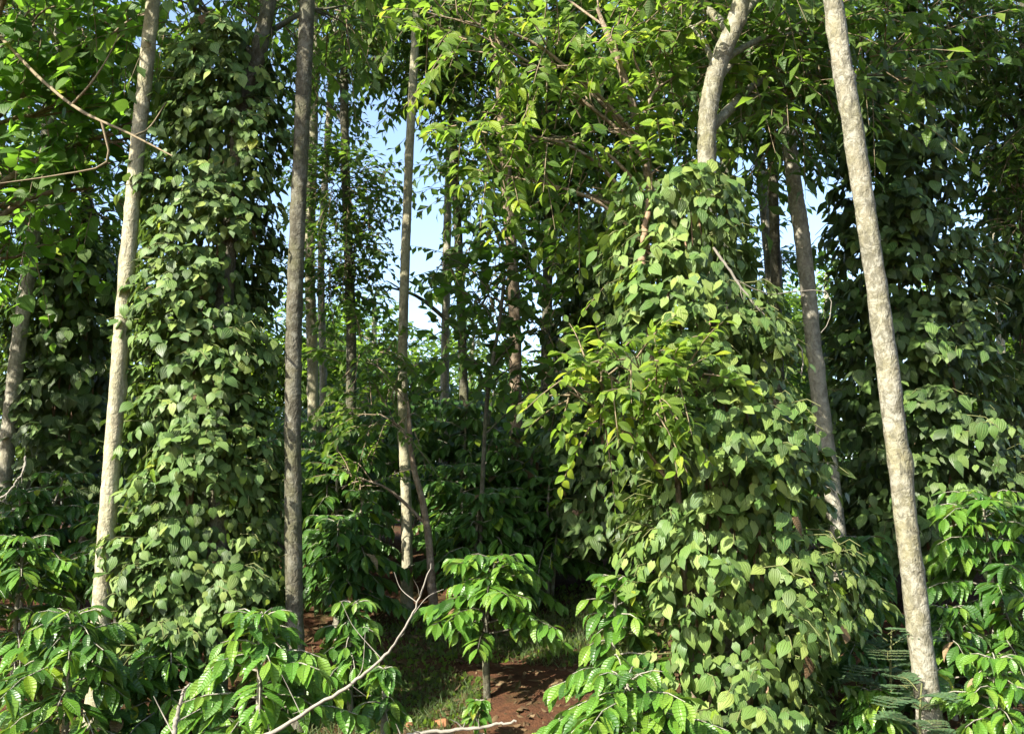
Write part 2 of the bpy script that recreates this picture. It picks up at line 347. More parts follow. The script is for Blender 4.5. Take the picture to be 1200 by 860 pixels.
def flush_leaves():
    # which leaves the camera sees largest: splat nine points of each leaf into a small depth buffer
    W, H, sc = 900, 645, .75
    grid = np.array([[u * .3, t, 0] for u in (-.6, 0, .6) for t in (.15, .5, .85)])
    keys, deps, own = [], [], []; base = 0
    for b in PENDING:
        b['base'] = base; n = len(b['p'])
        q = (np.einsum('nij,kj->nki', b['F'], grid) * b['s'][:, None, None] + b['p'][:, None]).reshape(-1, 3)
        x, y, d = proj(q); xi, yi = (x * sc).astype(int), (y * sc).astype(int)
        ok = (xi >= 0) & (xi < W) & (yi >= 0) & (yi < H) & (d > .5)
        keys.append((yi * W + xi)[ok]); deps.append(d[ok]); own.append((np.repeat(np.arange(n), 9) + base)[ok]); base += n
    for V in SOLIDS:
        x, y, d = proj(V); xi, yi = (x * sc).astype(int), (y * sc).astype(int)
        ok = (xi >= 0) & (xi < W) & (yi >= 0) & (yi < H) & (d > .5)
        keys.append((yi * W + xi)[ok]); deps.append(d[ok]); own.append(np.full(ok.sum(), base))
    K, D, O = np.concatenate(keys), np.concatenate(deps), np.concatenate(own)
    buf = np.full(W * H, 1e9); np.minimum.at(buf, K, D)
    seen = np.bincount(O[D <= buf[K] + .02], minlength=base + 1)
    for b in PENDING:
        n = len(b['p']); cnt = seen[b['base']:b['base'] + n].astype(float)
        dep = np.linalg.norm(b['p'] - CAM, axis=1)
        size = b['s'] * FPX / dep
        face = np.abs(np.einsum('ni,ni->n', b['F'][:, :, 2], nrm(CAM - b['p'])))
        score = cnt * size * (.3 + face)
        good = np.nonzero((cnt >= 4) & (size > 10))[0]
        pick = good[np.argsort(-score[good])][:b['nmax']]
        mask = np.ones(n, bool); mask[pick] = False
        org = np.array(b['root'].location)
        for i in pick:
            o = bpy.data.objects.new('leaf', leaf_mesh(b['kind'], int(b['v'][i]), b['mats'][b['m'][i]])); COL.objects.link(o)
            Mx = np.eye(4); Mx[:3, :3] = b['F'][i] * b['s'][i]; Mx[:3, 3] = b['p'][i] - org
            o.parent = b['root']; o.matrix_basis = Matrix(Mx.tolist())
        if mask.any():
            me = mass_mesh(b['part'], b['p'][mask], b['F'][mask], b['s'][mask], b['m'][mask], b['v'][mask], b['kind'], b['mats'], org, b['lod'])
            tag(link(b['part'], me, b['root']), kind='stuff')
SOLIDS = []

def choose(n, shares): return RNG.choice(len(shares), n, p=np.array(shares) / sum(shares))
def unit(n):
    v = RNG.standard_normal((n, 3)); return nrm(v)

# ------------------------------------------------------------------ foliage in sprays (twig with leaves in two rows)
def sprays(lv, tb, org, dirs, length, nl, leafL, droop=.5, hang=.5, shares=(1,), tip=None, jit=.35, tilt=(0, 0, 1), opposite=False, start=.15, twig_r=.005):
    n = len(org); dirs = nrm(dirs); length = np.broadcast_to(length, n)
    up = np.array([0, 0, 1.0])
    lat = nrm(np.cross(dirs, up + .05 * unit(n))); youth = RNG.random(n)
    def P(u): return org + dirs * (length * u)[:, None] - up * (droop * length * u * u)[:, None]
    for j in range(nl):
        u = np.full(n, start + (1 - start) * (j + .5 * (not opposite)) / max(1, nl - .5)) + RNG.uniform(-.03, .03, n)
        u = np.clip(u, 0, 1.02); pos = P(u)
        dd = nrm(dirs - up * (2 * droop * u)[:, None])
        sides = (1, -1) if opposite else ((1 if j % 2 else -1),)
        for sd in sides:
            last = (j == nl - 1)
            ax = lat * (sd * (.45 if last else .95)) + dd * (.9 if last else .45) - up * hang * RNG.uniform(.4, 1.4, n)[:, None] + unit(n) * jit
            nm = np.asarray(tilt)[None] + lat * (sd * .35) + unit(n) * jit
            sz = leafL * RNG.uniform(.72, 1.2, n) * (.8 if last else 1.0)
            if tip is not None and u.mean() > .5: mm = np.where(youth + .25 * RNG.random(n) - .12 + .5 * (u < .72) < tip[1], tip[0], choose(n, shares))
            else: mm = choose(n, shares)
            lv.add(pos + nrm(ax) * .012, ax, nm, sz, mm)
    if tb is not None:
        for i in range(n):
            pts = [org[i] + dirs[i] * length[i] * u - up * droop * length[i] * u * u for u in (0, .35, .7, 1)]
            tb.add(pts, [twig_r * 1.5, twig_r, twig_r * .7, twig_r * .4], 4)
def blob_sprays(lv, tb, c, rad, n, length, nl, leafL, **kw):
    """sprays that leave the inside of an ellipsoid outwards"""
    c = np.asarray(c, float); rad = np.asarray(rad, float)
    u = unit(n); rr = RNG.random(n) ** .5
    org = c + u * rad * (rr * .85)[:, None]
    d = u / rad * rad.mean() + unit(n) * .55 + np.array([0, 0, .1])
    sprays(lv, tb, org, d, length * RNG.uniform(.6, 1.3, n), nl, leafL, **kw)

# ------------------------------------------------------------------ trees
def trunk_points(pix, d, top_z, d_top=None):
    """pixels from low to high -> world points, carried down to the ground and up to top_z"""
    d_top = d if d_top is None else d_top
    P = [at(x, y, d + (d_top - d) * k / max(1, len(pix) - 1)) for k, (x, y) in enumerate(pix)]
    lo = P[0] - P[1]
    g = float(ground_z(P[0][0], P[0][1]))
    if P[0][2] > g - .1:
        k = (P[0][2] - g + .12) / max(.05, -lo[2]); P.insert(0, P[0] + lo * k * np.array([.6, .6, 1]))
    hi = P[-1] - P[-2]
    if top_z > P[-1][2] + .2:
        k = (top_z - P[-1][2]) / max(.05, hi[2]); P.append(P[-1] + hi * k * np.array([.7, .7, 1]))
    return np.array(P)
def tree(name, label, pix, d, w_px, top_z, mat, crown=None, d_top=None, limbs=5, cat='tree', group=None, sides=16, rough=.05, limb_mat=None):
    """pix low..high, w_px (low, high) widths in pixels; crown: list of dicts with c, rad, n ..."""
    P = trunk_points(pix, d, top_z, d_top)
    P[1:-1, :2] += RNG.uniform(-.07, .07, P[1:-1, :2].shape) * w_px[0] * m_per_px(d)          # trunks are never quite straight
    path = smooth_path(P, 170); base = path[0].copy(); base[2] = float(ground_z(base[0], base[1]))
    zz = (path[:, 2] - path[0, 2]) / (path[-1, 2] - path[0, 2])
    r0, r1 = [w * m_per_px(d) * .5 for w in w_px]
    rad = r0 + (r1 - r0) * zz * 1.0; rad = np.maximum(rad, r1 * .35) * (1 + .55 * np.exp(-zz * (path[-1, 2] - path[0, 2]) * 4))
    rad[-16:] *= np.linspace(1, .45, 16)
    root = thing(name, base, label, cat, group)
    tb = Tubes().add(path, rad, sides, rough, knots=16)
    top = path[-1]
    if crown:
        lv = Leaves(); tw = Tubes()
        for b in crown['blobs']:
            c = np.asarray(b['c'], float)
            # a limb from the trunk to the middle of this leaf mass
            z0 = min(max(c[2] - .55 * np.linalg.norm(c[:2] - top[:2]) - .2, path[int(len(path) * .35), 2]), top[2] - .05)
            k = int(np.argmin(np.abs(path[:, 2] - z0))); a = path[k]
            mid = (a + c) / 2 + np.array([0, 0, .12 * np.linalg.norm(c - a)]) + unit(1)[0] * .06 * np.linalg.norm(c - a)
            lr = min(rad[k] * .55, .012 + .018 * np.linalg.norm(c - a))
            tb.add(smooth_path([a, mid, c], 12), [lr, lr * .75, lr * .3], 7, .05)
            for _ in range(b.get('sub', 4)):
                e = c + unit(1)[0] * np.asarray(b['rad']) * .8
                tb.add(smooth_path([mid + (c - mid) * RNG.uniform(.2, .9), (mid + c) / 2 * .3 + e * .7 + np.array([0, 0, .05]), e], 6), [lr * .4, lr * .28, lr * .12], 5)
            kw = {**dict(length=.7, nl=9, leafL=.13), **crown.get('kw', {}), **b.get('kw', {})}
            blob_sprays(lv, tw if crown.get('twigs', True) else None, c, b['rad'], b['n'], **kw)
        put_leaves(root, lv, crown.get('leaf', 'canopy'), crown.get('mats', ['canopy', 'canopy_light']), crown.get('nmax', 0), 'crown', crown.get('lod', 'xlo'))
        if tw.V: tag(link('twigs', tw.mesh('twigs', limb_mat or M['twig'], base), root), kind='stuff')
    link('trunk', tb.mesh('trunk', M[mat], base), root)
    SOLIDS.append(np.concatenate([path + np.array([o * r0, 0, 0]) for o in (-.8, -.4, 0, .4, .8)]))
    return root
def pb(px, py, d, rpx, rpy=None, rd=None, n=60, **kw):
    """a leaf mass around a pixel at distance d"""
    m = m_per_px(d); rpy = rpy or rpx
    return dict(c=at(px, py, d), rad=(rpx * m, rd or .5 * (rpx + rpy) * m, rpy * m), n=n, **kw)
def wb(x, y, z, r, n, **kw): return dict(c=(x, y, z), rad=(r, r, r * .7), n=n, **kw)

# ------------------------------------------------------------------ pepper vines
def pepper_vine(label, axis, d, widths, n, leafL, mats, shares, nmax, group, stems=5, stem_tone='green_twig', out=.85, gap=.25, lean=.85, ragged=.22):
    """axis: pixels low..high; widths: column width in pixels at the same places"""
    A = np.array([at(x, y, d) for x, y in axis]); A[0, 2] = max(A[0, 2], float(ground_z(A[0, 0], A[0, 1])) + .02)
    Rr = np.array(widths) * m_per_px(d) * .5
    base = A[0].copy(); base[2] = float(ground_z(base[0], base[1]))
    root = thing('pepper_vine', base, label, 'vine', group)
    H = A[-1, 2] - A[0, 2]
    def axis_at(h): return np.stack([np.interp(h, A[:, 2], A[:, k]) for k in range(3)], -1)
    lv = Leaves(); tw = Tubes()
    ncl = int(n / 4.5)
    wgt = np.interp(np.linspace(A[0, 2], A[-1, 2], 200), A[:, 2], Rr); wgt /= wgt.sum()
    h = A[0, 2] + (RNG.choice(200, ncl * 2, p=wgt) + RNG.random(ncl * 2)) / 200 * H
    th = RNG.random(ncl * 2) * 2 * math.pi; ph = RNG.random(8) * 6.28
    nz = (np.sin(th * 2 + h * 2.2 + ph[0]) + np.sin(th * 3 - h * 3.7 + ph[1]) + np.sin(th + h * 6.1 + ph[2]) + np.sin(th * 5 + h * 8.3 + ph[3])) / 4
    keep = np.nonzero(nz + RNG.random(ncl * 2) * 1.2 > gap)[0][:ncl]
    h, th, nz = h[keep], th[keep], nz[keep]; k = len(h)
    r = np.interp(h, A[:, 2], Rr) * (.64 + ragged * nz + .34 * RNG.random(k) ** 1.3)
    outv = np.stack([np.cos(th), np.sin(th), np.zeros(k)], -1)
    C = axis_at(h) + outv * r[:, None]
    lat = np.stack([-np.sin(th), np.cos(th), np.zeros(k)], -1)
    bl = RNG.uniform(.12, .36, k) * leafL / .13; bd = nrm(outv * .8 + lat * RNG.uniform(-.9, .9, k)[:, None] + np.array([0, 0, 1]) * RNG.uniform(-.3, .35, k)[:, None])
    up = np.array([0, 0, 1.0]); pale = RNG.random(k) * .6
    for j in range(5):
        sel = RNG.random(k) < (1, 1, .95, .8, .6)[j]
        u = (j + .5) / 5; q = C + bd * (bl * u)[:, None] - up * (.35 * bl * u * u)[:, None]
        sd = 1 if j % 2 else -1
        ax = -up * RNG.uniform(.35, 1.2, k)[:, None] + outv * out * RNG.uniform(.1, 1.2, k)[:, None] + lat * (sd * RNG.uniform(.0, .9, k))[:, None] + unit(k) * .42
        nm = outv * .85 + up * lean + lat * (sd * .25) + unit(k) * .55
        sz = leafL * np.clip(np.exp(RNG.standard_normal(k) * .27), .45, 1.4) * (1 if j < 4 else .8)
        mm = choose(k, shares)
        q = q + lat * (sd * sz * .22)[:, None]
        lv.add(q[sel], ax[sel], nm[sel], sz[sel], mm[sel])
    # a quieter inner layer that closes the column
    ni = int(n * .45); hh = A[0, 2] + RNG.choice(200, ni, p=wgt) / 200 * H + RNG.uniform(-.05, .05, ni); tt = RNG.random(ni) * 6.283
    ov = np.stack([np.cos(tt), np.sin(tt), np.zeros(ni)], -1)
    lv.add(axis_at(hh) + ov * (np.interp(hh, A[:, 2], Rr) * RNG.uniform(.4, .78, ni))[:, None], -up + ov * .3 + unit(ni) * .5, ov + up * .3 + unit(ni) * .5, leafL * RNG.uniform(.75, 1.15, ni), choose(ni, shares))
    put_leaves(root, lv, 'pepper', mats, nmax)
    for i in range(0, k, 3):
        tw.add([C[i] - outv[i] * .12, C[i], C[i] + bd[i] * bl[i] * .6, C[i] + bd[i] * bl[i] - up * .3 * bl[i]], [.006, .005, .004, .003], 4)
    tag(link('twigs', tw.mesh('twigs', M[stem_tone], base), root), kind='stuff')
    for i in range(stems):
        a0 = RNG.random() * 6.28; zs = np.linspace(A[0, 2] - .05, A[-1, 2] - RNG.uniform(0, .3) * H, 26)
        aa = a0 + np.sin(zs * 1.1 + i) * .5; q = axis_at(zs)
        rr = np.interp(zs, A[:, 2], Rr) * (.3 + .12 * np.sin(zs * 2 + i * 2))
        link('stem', Tubes().add(q + np.stack([np.cos(aa) * rr, np.sin(aa) * rr, 0 * zs], -1), [.02, .012, .006], 6, .1).mesh('stem', M['vine_stem'], base), root)
    return root

# ------------------------------------------------------------------ coffee shrubs
def coffee(label, px, py_top, d, spread_px, nbr, leafL, nmax, young=.25, base_py=None, stems=1, group='coffee shrubs under the trees', low=.25, height=None, droop=.55, tilt=(0, -.25, 1), mats=('coffee', 'coffee_young', 'tip', 'dry'), bark='bark_grey', lean=0, lod='lo', stem_r=.022, shape='dome', name='coffee_shrub', cat='shrub', hang=.55):
    top = at(px, py_top, d); g = float(ground_z(top[0], top[1])); base = np.array([top[0], top[1], g])
    H = max(.35, top[2] - g); sp = spread_px * m_per_px(d)
    root = thing(name, base, label, cat, group)
    lv = Leaves(); wood = Tubes()
    for si in range(stems):
        off = np.array([0, 0, 0]) if stems == 1 else np.array([math.cos(si * 2.4) * sp * .3, math.sin(si * 2.4) * sp * .3, 0])
        tp = base + off * 1.3 + np.array([lean, 0, H * (.88 if si == 0 else RNG.uniform(.68, .84))])
        sp_ = smooth_path([base + off * .2 - [0, 0, .08], base + off * .6 + np.array([RNG.uniform(-.04, .04), 0, H * .45]), tp], 14)
        wood.add(sp_, [stem_r * 1.3, stem_r, stem_r * .4], 9, .08)
        nb = nbr // stems
        for i in range(nb):
            f = low + (1 - low) * (i + RNG.random() * .8) / nb; k = min(13, int(f * 13)); o = sp_[k]
            az = i * 2.4 + RNG.uniform(-.4, .4)
            ln = sp * (1.05 - .62 * max(0, f - .35) / .65 if shape == 'dome' else .55 + .5 * f) * RNG.uniform(.5, 1.3)
            dr = np.array([[math.cos(az), math.sin(az), .22 + .55 * f * f]])
            nl = max(3, int(ln / (leafL * .36)))
            sprays(lv, wood, o[None], dr, ln, nl, leafL, droop=droop * RNG.uniform(.6, 1.2), hang=hang, shares=(max(.03, .965 - young), young, .025, .01), tip=(1, min(1, young * 2.2)), jit=.28, tilt=tilt, opposite=True, start=.3 if ln > .4 else .1, twig_r=.006)
        sprays(lv, wood, np.repeat(sp_[-1][None], 5, 0), np.stack([np.cos(np.arange(5) * 1.26), np.sin(np.arange(5) * 1.26), np.full(5, .9)], -1), sp * .42, 4, leafL * .85, droop=.45, hang=hang, shares=(max(.03, .965 - young), young, .025, .01), tip=(1, min(1, young * 3)), jit=.28, tilt=tilt, opposite=True, start=.2)
    put_leaves(root, lv, 'coffee', list(mats), nmax, lod=lod)
    link('stem', wood.mesh('stem', M[bark], base), root)
    return root

# ================================================================== THE PLACE
# ------------------------------------------------------------------ ground
def axis_steps(lo, hi, far_lo, far_hi, step, k):
    near = np.arange(lo, hi + 1e-6, step)
    a = lo - np.geomspace(step * 2, lo - far_lo, k)[::-1]; b = hi + np.geomspace(step * 2, far_hi - hi, k)
    return np.r_[a, near, b]
gx = axis_steps(-9, 9, -900, 900, .1, 26); gy = axis_steps(4, 18, -900, 1500, .1, 26)
GX, GY = np.meshgrid(gx, gy, indexing='ij'); gi = np.arange(GX.size).reshape(GX.shape)
gv = np.stack([GX, GY, ground_z(GX, GY)], -1).reshape(-1, 3)
gf = np.stack([gi[:-1, :-1], gi[1:, :-1], gi[1:, 1:], gi[:-1, 1:]], -1).reshape(-1, 4)
tag(link('ground', raw_mesh('ground', gv, gf, 4, [M['soil']])), 'bare red soil of the plantation slope under the coffee', 'ground', kind='structure')

# ------------------------------------------------------------------ pale and mossy trunks (shade trees) with crowns above
G_TR = 'slender shade trees of the plantation'
BR = dict(leaf='canopy', mats=['canopy', 'canopy_light'], kw=dict(length=.8, nl=9, leafL=.18, shares=(.6, .4), droop=.2, hang=.3, jit=.5, tilt=(-.2, -.3, .9)), lod='xlo')
def high_crown(x, y, z, r=1.8, k=6, n=34, seed=0, flat=.55, **kw):
    rg = np.random.default_rng(seed); bl = []
    for i in range(k):
        a = i * 6.283 / k + rg.random(); q = r * (.25 + .6 * rg.random())
        bl.append(dict(c=(x + math.cos(a) * q, y + math.sin(a) * q, z + (rg.random() - .4) * r * flat), rad=(r * .55, r * .55, r * .4), n=n))
    return {**BR, 'blobs': bl, **kw}

t_left = tree('shade_tree', 'pale straight trunk just before the sunlit vine column, bare up to the leaves', [(120, 712), (136, 480), (160, 190), (176, 50)], 8.1, (21, 15), 9.5, 'bark_pale',
              high_crown(-3.4, 8.3, 9.4, 2.0, 6, 30, 1), group=G_TR)
t_moss = tree('shade_tree', 'dark mossy trunk with round white lichen spots right beside the sunlit vine column', [(348, 850), (344, 640), (346, 380), (356, 120), (361, 0)], 8.25, (20, 18), 9.6, 'bark_moss',
              high_crown(-1.9, 8.2, 9.6, 1.9, 6, 28, 2), group=G_TR)
t_right = tree('shade_tree', 'thick leaning trunk mottled with pale lichen, nearest to the road', [(1092, 860), (1064, 620), (1030, 370), (1000, 160), (974, -20)], 7.1, (27, 22), 9.8, 'bark_lichen',
               high_crown(2.0, 7.4, 9.8, 2.0, 6, 30, 3), group=G_TR)
tree('shade_tree', 'leaning grey brown trunk in front of the wide dark vine column', [(978, 600), (957, 440), (940, 290), (924, 150)], 10.4, (20, 17), 9.4, 'bark_grey',
     high_crown(3.0, 10.6, 9.2, 2.0, 6, 34, 4), group=G_TR)
tree('shade_tree', 'thin grey trunk between the bright vine and the leaning grey brown trunk', [(908, 385), (897, 250), (884, 140)], 14.2, (15, 12), 9.5, 'bark_grey',
     high_crown(3.5, 14.5, 9.6, 2.2, 6, 34, 5), group=G_TR)
tree('shade_tree', 'dim brown trunk half hidden behind the top of the bright vine', [(856, 330), (852, 240), (846, 110)], 13.0, (13, 11), 9.2, 'bark_grey',
     high_crown(2.8, 13.2, 9.4, 2.0, 6, 34, 6), group=G_TR)
tree('shade_tree', 'slim ringed trunk lit on one side in the gap of pale sky', [(476, 610), (472, 440), (477, 230), (487, 20)], 11.2, (13, 9), 9.6, 'bark_pale',
     high_crown(-1.0, 11.5, 9.7, 1.7, 6, 30, 7), group=G_TR)
tree('shade_tree', 'thin pale grey trunk standing against the sky gap behind the slim ringed trunk', [(521, 420), (524, 260), (530, 90)], 14.8, (11, 9), 10.2, 'bark_grey',
     high_crown(-.8, 15, 10.4, 1.9, 6, 30, 8), group=G_TR)
tree('shade_tree', 'brown barked trunk in the middle rising from dark coffee bushes', [(604, 480), (602, 340), (596, 230), (588, 110)], 12.6, (15, 13), 9.4, 'bark_brown',
     high_crown(-.1, 12.8, 9.2, 2.0, 6, 34, 9), group=G_TR)
tree('shade_tree', 'crooked pale trunk seen against bright sky behind the brown barked trunk', [(667, 430), (662, 350), (650, 290), (650, 240)], 15.5, (11, 9), 8.6, 'bark_pale',
     high_crown(.7, 15.6, 8.8, 1.6, 5, 28, 10), group=G_TR)
tree('shade_tree', 'short slanting pale trunk low against the sky beside the crooked one', [(648, 400), (636, 345), (618, 300)], 16.5, (9, 7), 7.6, 'bark_pale',
     high_crown(.1, 16.6, 8.2, 1.4, 5, 24, 11), group=G_TR)
tree('shade_tree', 'pale sunlit trunk peeking out right behind the dark mossy trunk', [(367, 440), (364, 300), (366, 160)], 13.8, (14, 11), 9.4, 'bark_pale',
     high_crown(-2.7, 14, 9.4, 1.7, 6, 30, 12), group=G_TR)
tree('shade_tree', 'very thin trunk behind the mossy trunk, at the edge of the sky gap', [(378, 445), (376, 300), (388, 100)], 15.2, (9, 8), 9.8, 'bark_grey',
     high_crown(-2.6, 15.4, 9.8, 1.6, 5, 28, 13), group=G_TR)
tree('shade_tree', 'leaning whitish trunk at the far left before the shaded vine', [(4, 560), (20, 420), (38, 280), (66, 60)], 11.6, (19, 13), 9.6, 'bark_grey',
     high_crown(-5.2, 11.8, 9.4, 2.2, 7, 36, 14), group=G_TR)
tree('shade_tree', 'thin pale trunk high up in the sky gap at the far right', [(1168, 330), (1162, 220), (1156, 120)], 16.5, (10, 8), 10, 'bark_pale',
     high_crown(7.6, 16.6, 10, 2.0, 6, 34, 15), group=G_TR)
tree('sapling', 'slender brown sapling stem leaning beside the slim ringed trunk', [(503, 645), (496, 590), (484, 540), (478, 470)], 10.6, (11, 5), 2.9, 'bark_brown',
     dict(blobs=[pb(430, 420, 10.9, 55, 40, n=26), pb(455, 490, 10.6, 50, 34, n=20), pb(420, 560, 10.5, 45, 30, n=12)], mats=['canopy_light', 'canopy'], lod='lo', kw=dict(length=.6, nl=16, leafL=.1, shares=(.6, .4), droop=.3, hang=.3)), cat='sapling', sides=9)

# support trees inside the two sunlit vines, and the tall leafy tree between them
tree('support_tree', 'curved pale tree trunk rising out of the top of the bright vine', [(846, 560), (834, 330), (829, 170), (838, 90), (868, 4)], 8.1, (24, 22), 7.6, 'bark_lichen',
     {**BR, 'blobs': [pb(870, 70, 8.7, 60, 55, n=34), pb(800, 30, 8.8, 60, 40, n=26), pb(930, 40, 8.8, 55, 45, n=30), pb(918, 118, 9.0, 48, 42, n=34), wb(2.0, 7.9, 6.9, .9, 40), wb(3.3, 9.4, 6.0, 1.0, 50), wb(1.8, 9.6, 6.9, 1.3, 60), wb(3.0, 9.4, 6.9, 1.3, 60), wb(2.3, 8.6, 8.4, 1.5, 60)]}, group='trees that carry the pepper vines')
tree('support_tree', 'forked tree top with several limbs sticking out of the sunlit vine column', [(256, 700), (262, 400), (280, 160), (306, 50)], 8.3, (26, 18), 6.9, 'bark_moss',
     {**BR, 'blobs': [pb(300, 20, 8.6, 70, 30, n=16), pb(235, 10, 8.7, 60, 40, n=16), pb(390, 10, 8.9, 60, 40, n=16), wb(-2.2, 8.8, 7.4, 1.5, 60), wb(-3.2, 8.7, 7.0, 1.2, 40)]}, group='trees that carry the pepper vines')
tree('leafy_tree', 'slender tree with drooping fresh green leaf sprays tipped yellow, high in the middle', [(812, 640), (790, 400), (768, 260), (742, 125), (700, 10)], 8.4, (13, 9), 6.3, 'bark_brown',
     dict(leaf='canopy', mats=['canopy_light', 'canopy', 'tip'], nmax=280, lod='lo', blobs=[
         pb(560, 40, 7.9, 70, 40, n=20), pb(640, 70, 8.0, 75, 45, n=24), pb(720, 40, 8.2, 75, 45, n=22), pb(560, 150, 8.1, 45, 35, n=12), pb(630, 160, 8.2, 60, 35, n=16), pb(700, 150, 8.3, 60, 50, n=18), pb(590, 205, 8.2, 50, 25, n=12),
         pb(670, 225, 8.4, 50, 35, n=12), pb(760, 200, 8.4, 50, 50, n=16), pb(790, 90, 8.5, 50, 50, n=14), pb(500, 15, 8.0, 40, 20, n=8), pb(740, 300, 8.6, 45, 40, n=10), wb(.8, 9.8, 7.2, 1.2, 40), wb(-.3, 9.8, 7.2, 1.1, 30)],
         kw=dict(length=.5, nl=12, leafL=.125, shares=(.85, .15, 0), droop=.22, hang=.25, tip=(2, .5), jit=.45, tilt=(-.4, -.55, .7))), cat='tree')
tree('sapling', 'bright yellow green leafy branches reaching out low beside the bright vine', [(800, 640), (790, 540), (770, 450)], 7.5, (9, 5), 3.4, 'bark_brown',
     dict(leaf='canopy', mats=['canopy_light', 'canopy', 'tip'], nmax=170, lod='lo', blobs=[
         pb(700, 430, 6.9, 42, 22, n=14), pb(745, 420, 6.8, 42, 26, n=14), pb(672, 462, 6.9, 24, 18, n=6), pb(770, 465, 6.8, 50, 30, n=14), pb(715, 490, 7.0, 40, 26, n=9), pb(800, 430, 6.9, 36, 26, n=8)],
         kw=dict(length=.38, nl=11, leafL=.11, shares=(.85, .15, 0), droop=.25, hang=.25, tip=(2, .6), jit=.45, tilt=(-.4, -.55, .7))), cat='sapling', sides=9)

# ------------------------------------------------------------------ leafy shade trees that fill the picture behind and above
G_CAN = 'leafy trees behind the vines'
DK = dict(leaf='canopy', mats=['canopy', 'canopy_light'], kw=dict(length=.7, nl=10, leafL=.17, shares=(.75, .25), droop=.2, hang=.3, jit=.55, tilt=(-.2, -.3, .9)), lod='xlo')
t_broad = tree('broadleaf_tree', 'broad leaved tree with fresh green leaves hanging into the upper left corner', [(-90, 640), (-80, 300), (-50, 60)], 9.6, (22, 16), 8.2, 'bark_brown',
     dict(leaf='dadap', mats=['dadap', 'canopy', 'tip'], nmax=260, lod='lo', blobs=[
         pb(40, 30, 9.2, 90, 40, n=40), pb(150, 40, 9.3, 70, 45, n=34), pb(60, 130, 9.5, 85, 55, n=44), pb(20, 230, 9.6, 60, 50, n=26), pb(110, 220, 9.8, 55, 55, n=24), pb(-60, 60, 9.2, 90, 70, n=20), pb(160, 150, 9.6, 34, 40, n=12), pb(30, 300, 10, 50, 30, n=12), wb(-4.9, 9.2, 7.6, 1.4, 40), wb(-4.3, 7.3, 6.9, .9, 46), wb(-3.7, 7.5, 6.8, .8, 36)],
         kw=dict(length=.6, nl=7, leafL=.16, shares=(.8, .18, .02), droop=.2, hang=.4, jit=.55, tilt=(-.4, -.5, .75))), group=G_CAN)
tree('broadleaf_tree', 'mid green tree filling the gap between the far left trunk and the pale trunk', [(100, 620), (104, 300), (95, 120)], 13.0, (16, 12), 8.4, 'bark_moss',
     {**DK, 'mats': ['canopy_light', 'canopy'], 'blobs': [pb(60, 120, 12.5, 80, 60, n=90), pb(20, 230, 13, 60, 60, n=80), pb(110, 240, 12.6, 50, 70, n=80), pb(110, 340, 13, 50, 50, n=50), pb(60, 30, 12.4, 80, 40, n=60), pb(40, 320, 12.4, 45, 45, n=40), pb(150, 100, 13, 40, 60, n=40)]}, group=G_CAN)
tree('broadleaf_tree', 'dark leaved tree hanging beside the sky gap behind the mossy trunk', [(410, 560), (412, 400), (405, 200)], 13.4, (13, 10), 8.6, 'bark_moss',
     {**DK, 'kw': dict(length=.6, nl=14, leafL=.115, shares=(.8, .2), droop=.2, hang=.2, jit=.6), 'blobs': [pb(398, 220, 13.2, 48, 50, n=110), pb(415, 285, 13.2, 36, 26, n=50), pb(385, 310, 13.2, 26, 45, n=40), pb(375, 120, 13.6, 30, 60, n=40), pb(420, 40, 13.2, 60, 34, n=70), pb(395, 345, 13.6, 26, 26, n=24)]}, group=G_CAN)
tree('broadleaf_tree', 'dark tree crown over the top of the sky gap in the middle', [(545, 520), (540, 330), (530, 150)], 13.8, (12, 9), 8.4, 'bark_moss',
     {**DK, 'blobs': [pb(490, 60, 13.6, 60, 50, n=90), pb(450, 335, 13.8, 30, 18, n=8), pb(560, 80, 13.6, 60, 70, n=110), pb(510, 120, 13.6, 20, 26, n=18), pb(562, 200, 13.4, 32, 50, n=70), pb(545, 310, 13.4, 18, 20, n=12), pb(575, 340, 13.2, 34, 34, n=36)]}, group=G_CAN)
tree('broadleaf_tree', 'dense shadowy tree behind the brown barked trunk and the fresh green sprays', [(640, 520), (642, 360), (645, 180)], 13.6, (14, 11), 8.4, 'bark_moss',
     {**DK, 'leaf': 'dadap', 'mats': ['canopy', 'dadap'], 'kw': dict(length=.6, nl=9, leafL=.14, shares=(.8, .2), droop=.25, hang=.5, jit=.5), 'blobs': [pb(640, 120, 13.5, 70, 70, n=130), pb(630, 210, 13.5, 50, 50, n=80), pb(690, 190, 13.3, 50, 70, n=110), pb(700, 60, 13.5, 60, 60, n=90), pb(705, 330, 13.2, 26, 60, n=70), pb(770, 120, 13.4, 60, 80, n=110), pb(800, 220, 13.4, 50, 60, n=80)]}, group=G_CAN)
tree('broadleaf_tree', 'shadowy tree crown over the thin trunks right of the bright vine', [(915, 560), (912, 400), (905, 220)], 12.2, (14, 11), 8.6, 'bark_moss',
     {**DK, 'blobs': [pb(900, 60, 12.0, 80, 60, n=130), pb(930, 130, 12.0, 70, 50, n=100), pb(850, 40, 12.2, 60, 60, n=90), pb(1000, 60, 11.8, 60, 50, n=80), pb(890, 190, 12.4, 26, 24, n=22), pb(900, 300, 15, 46, 60, n=50), pb(900, 420, 15, 60, 70, n=80)]}, group=G_CAN)
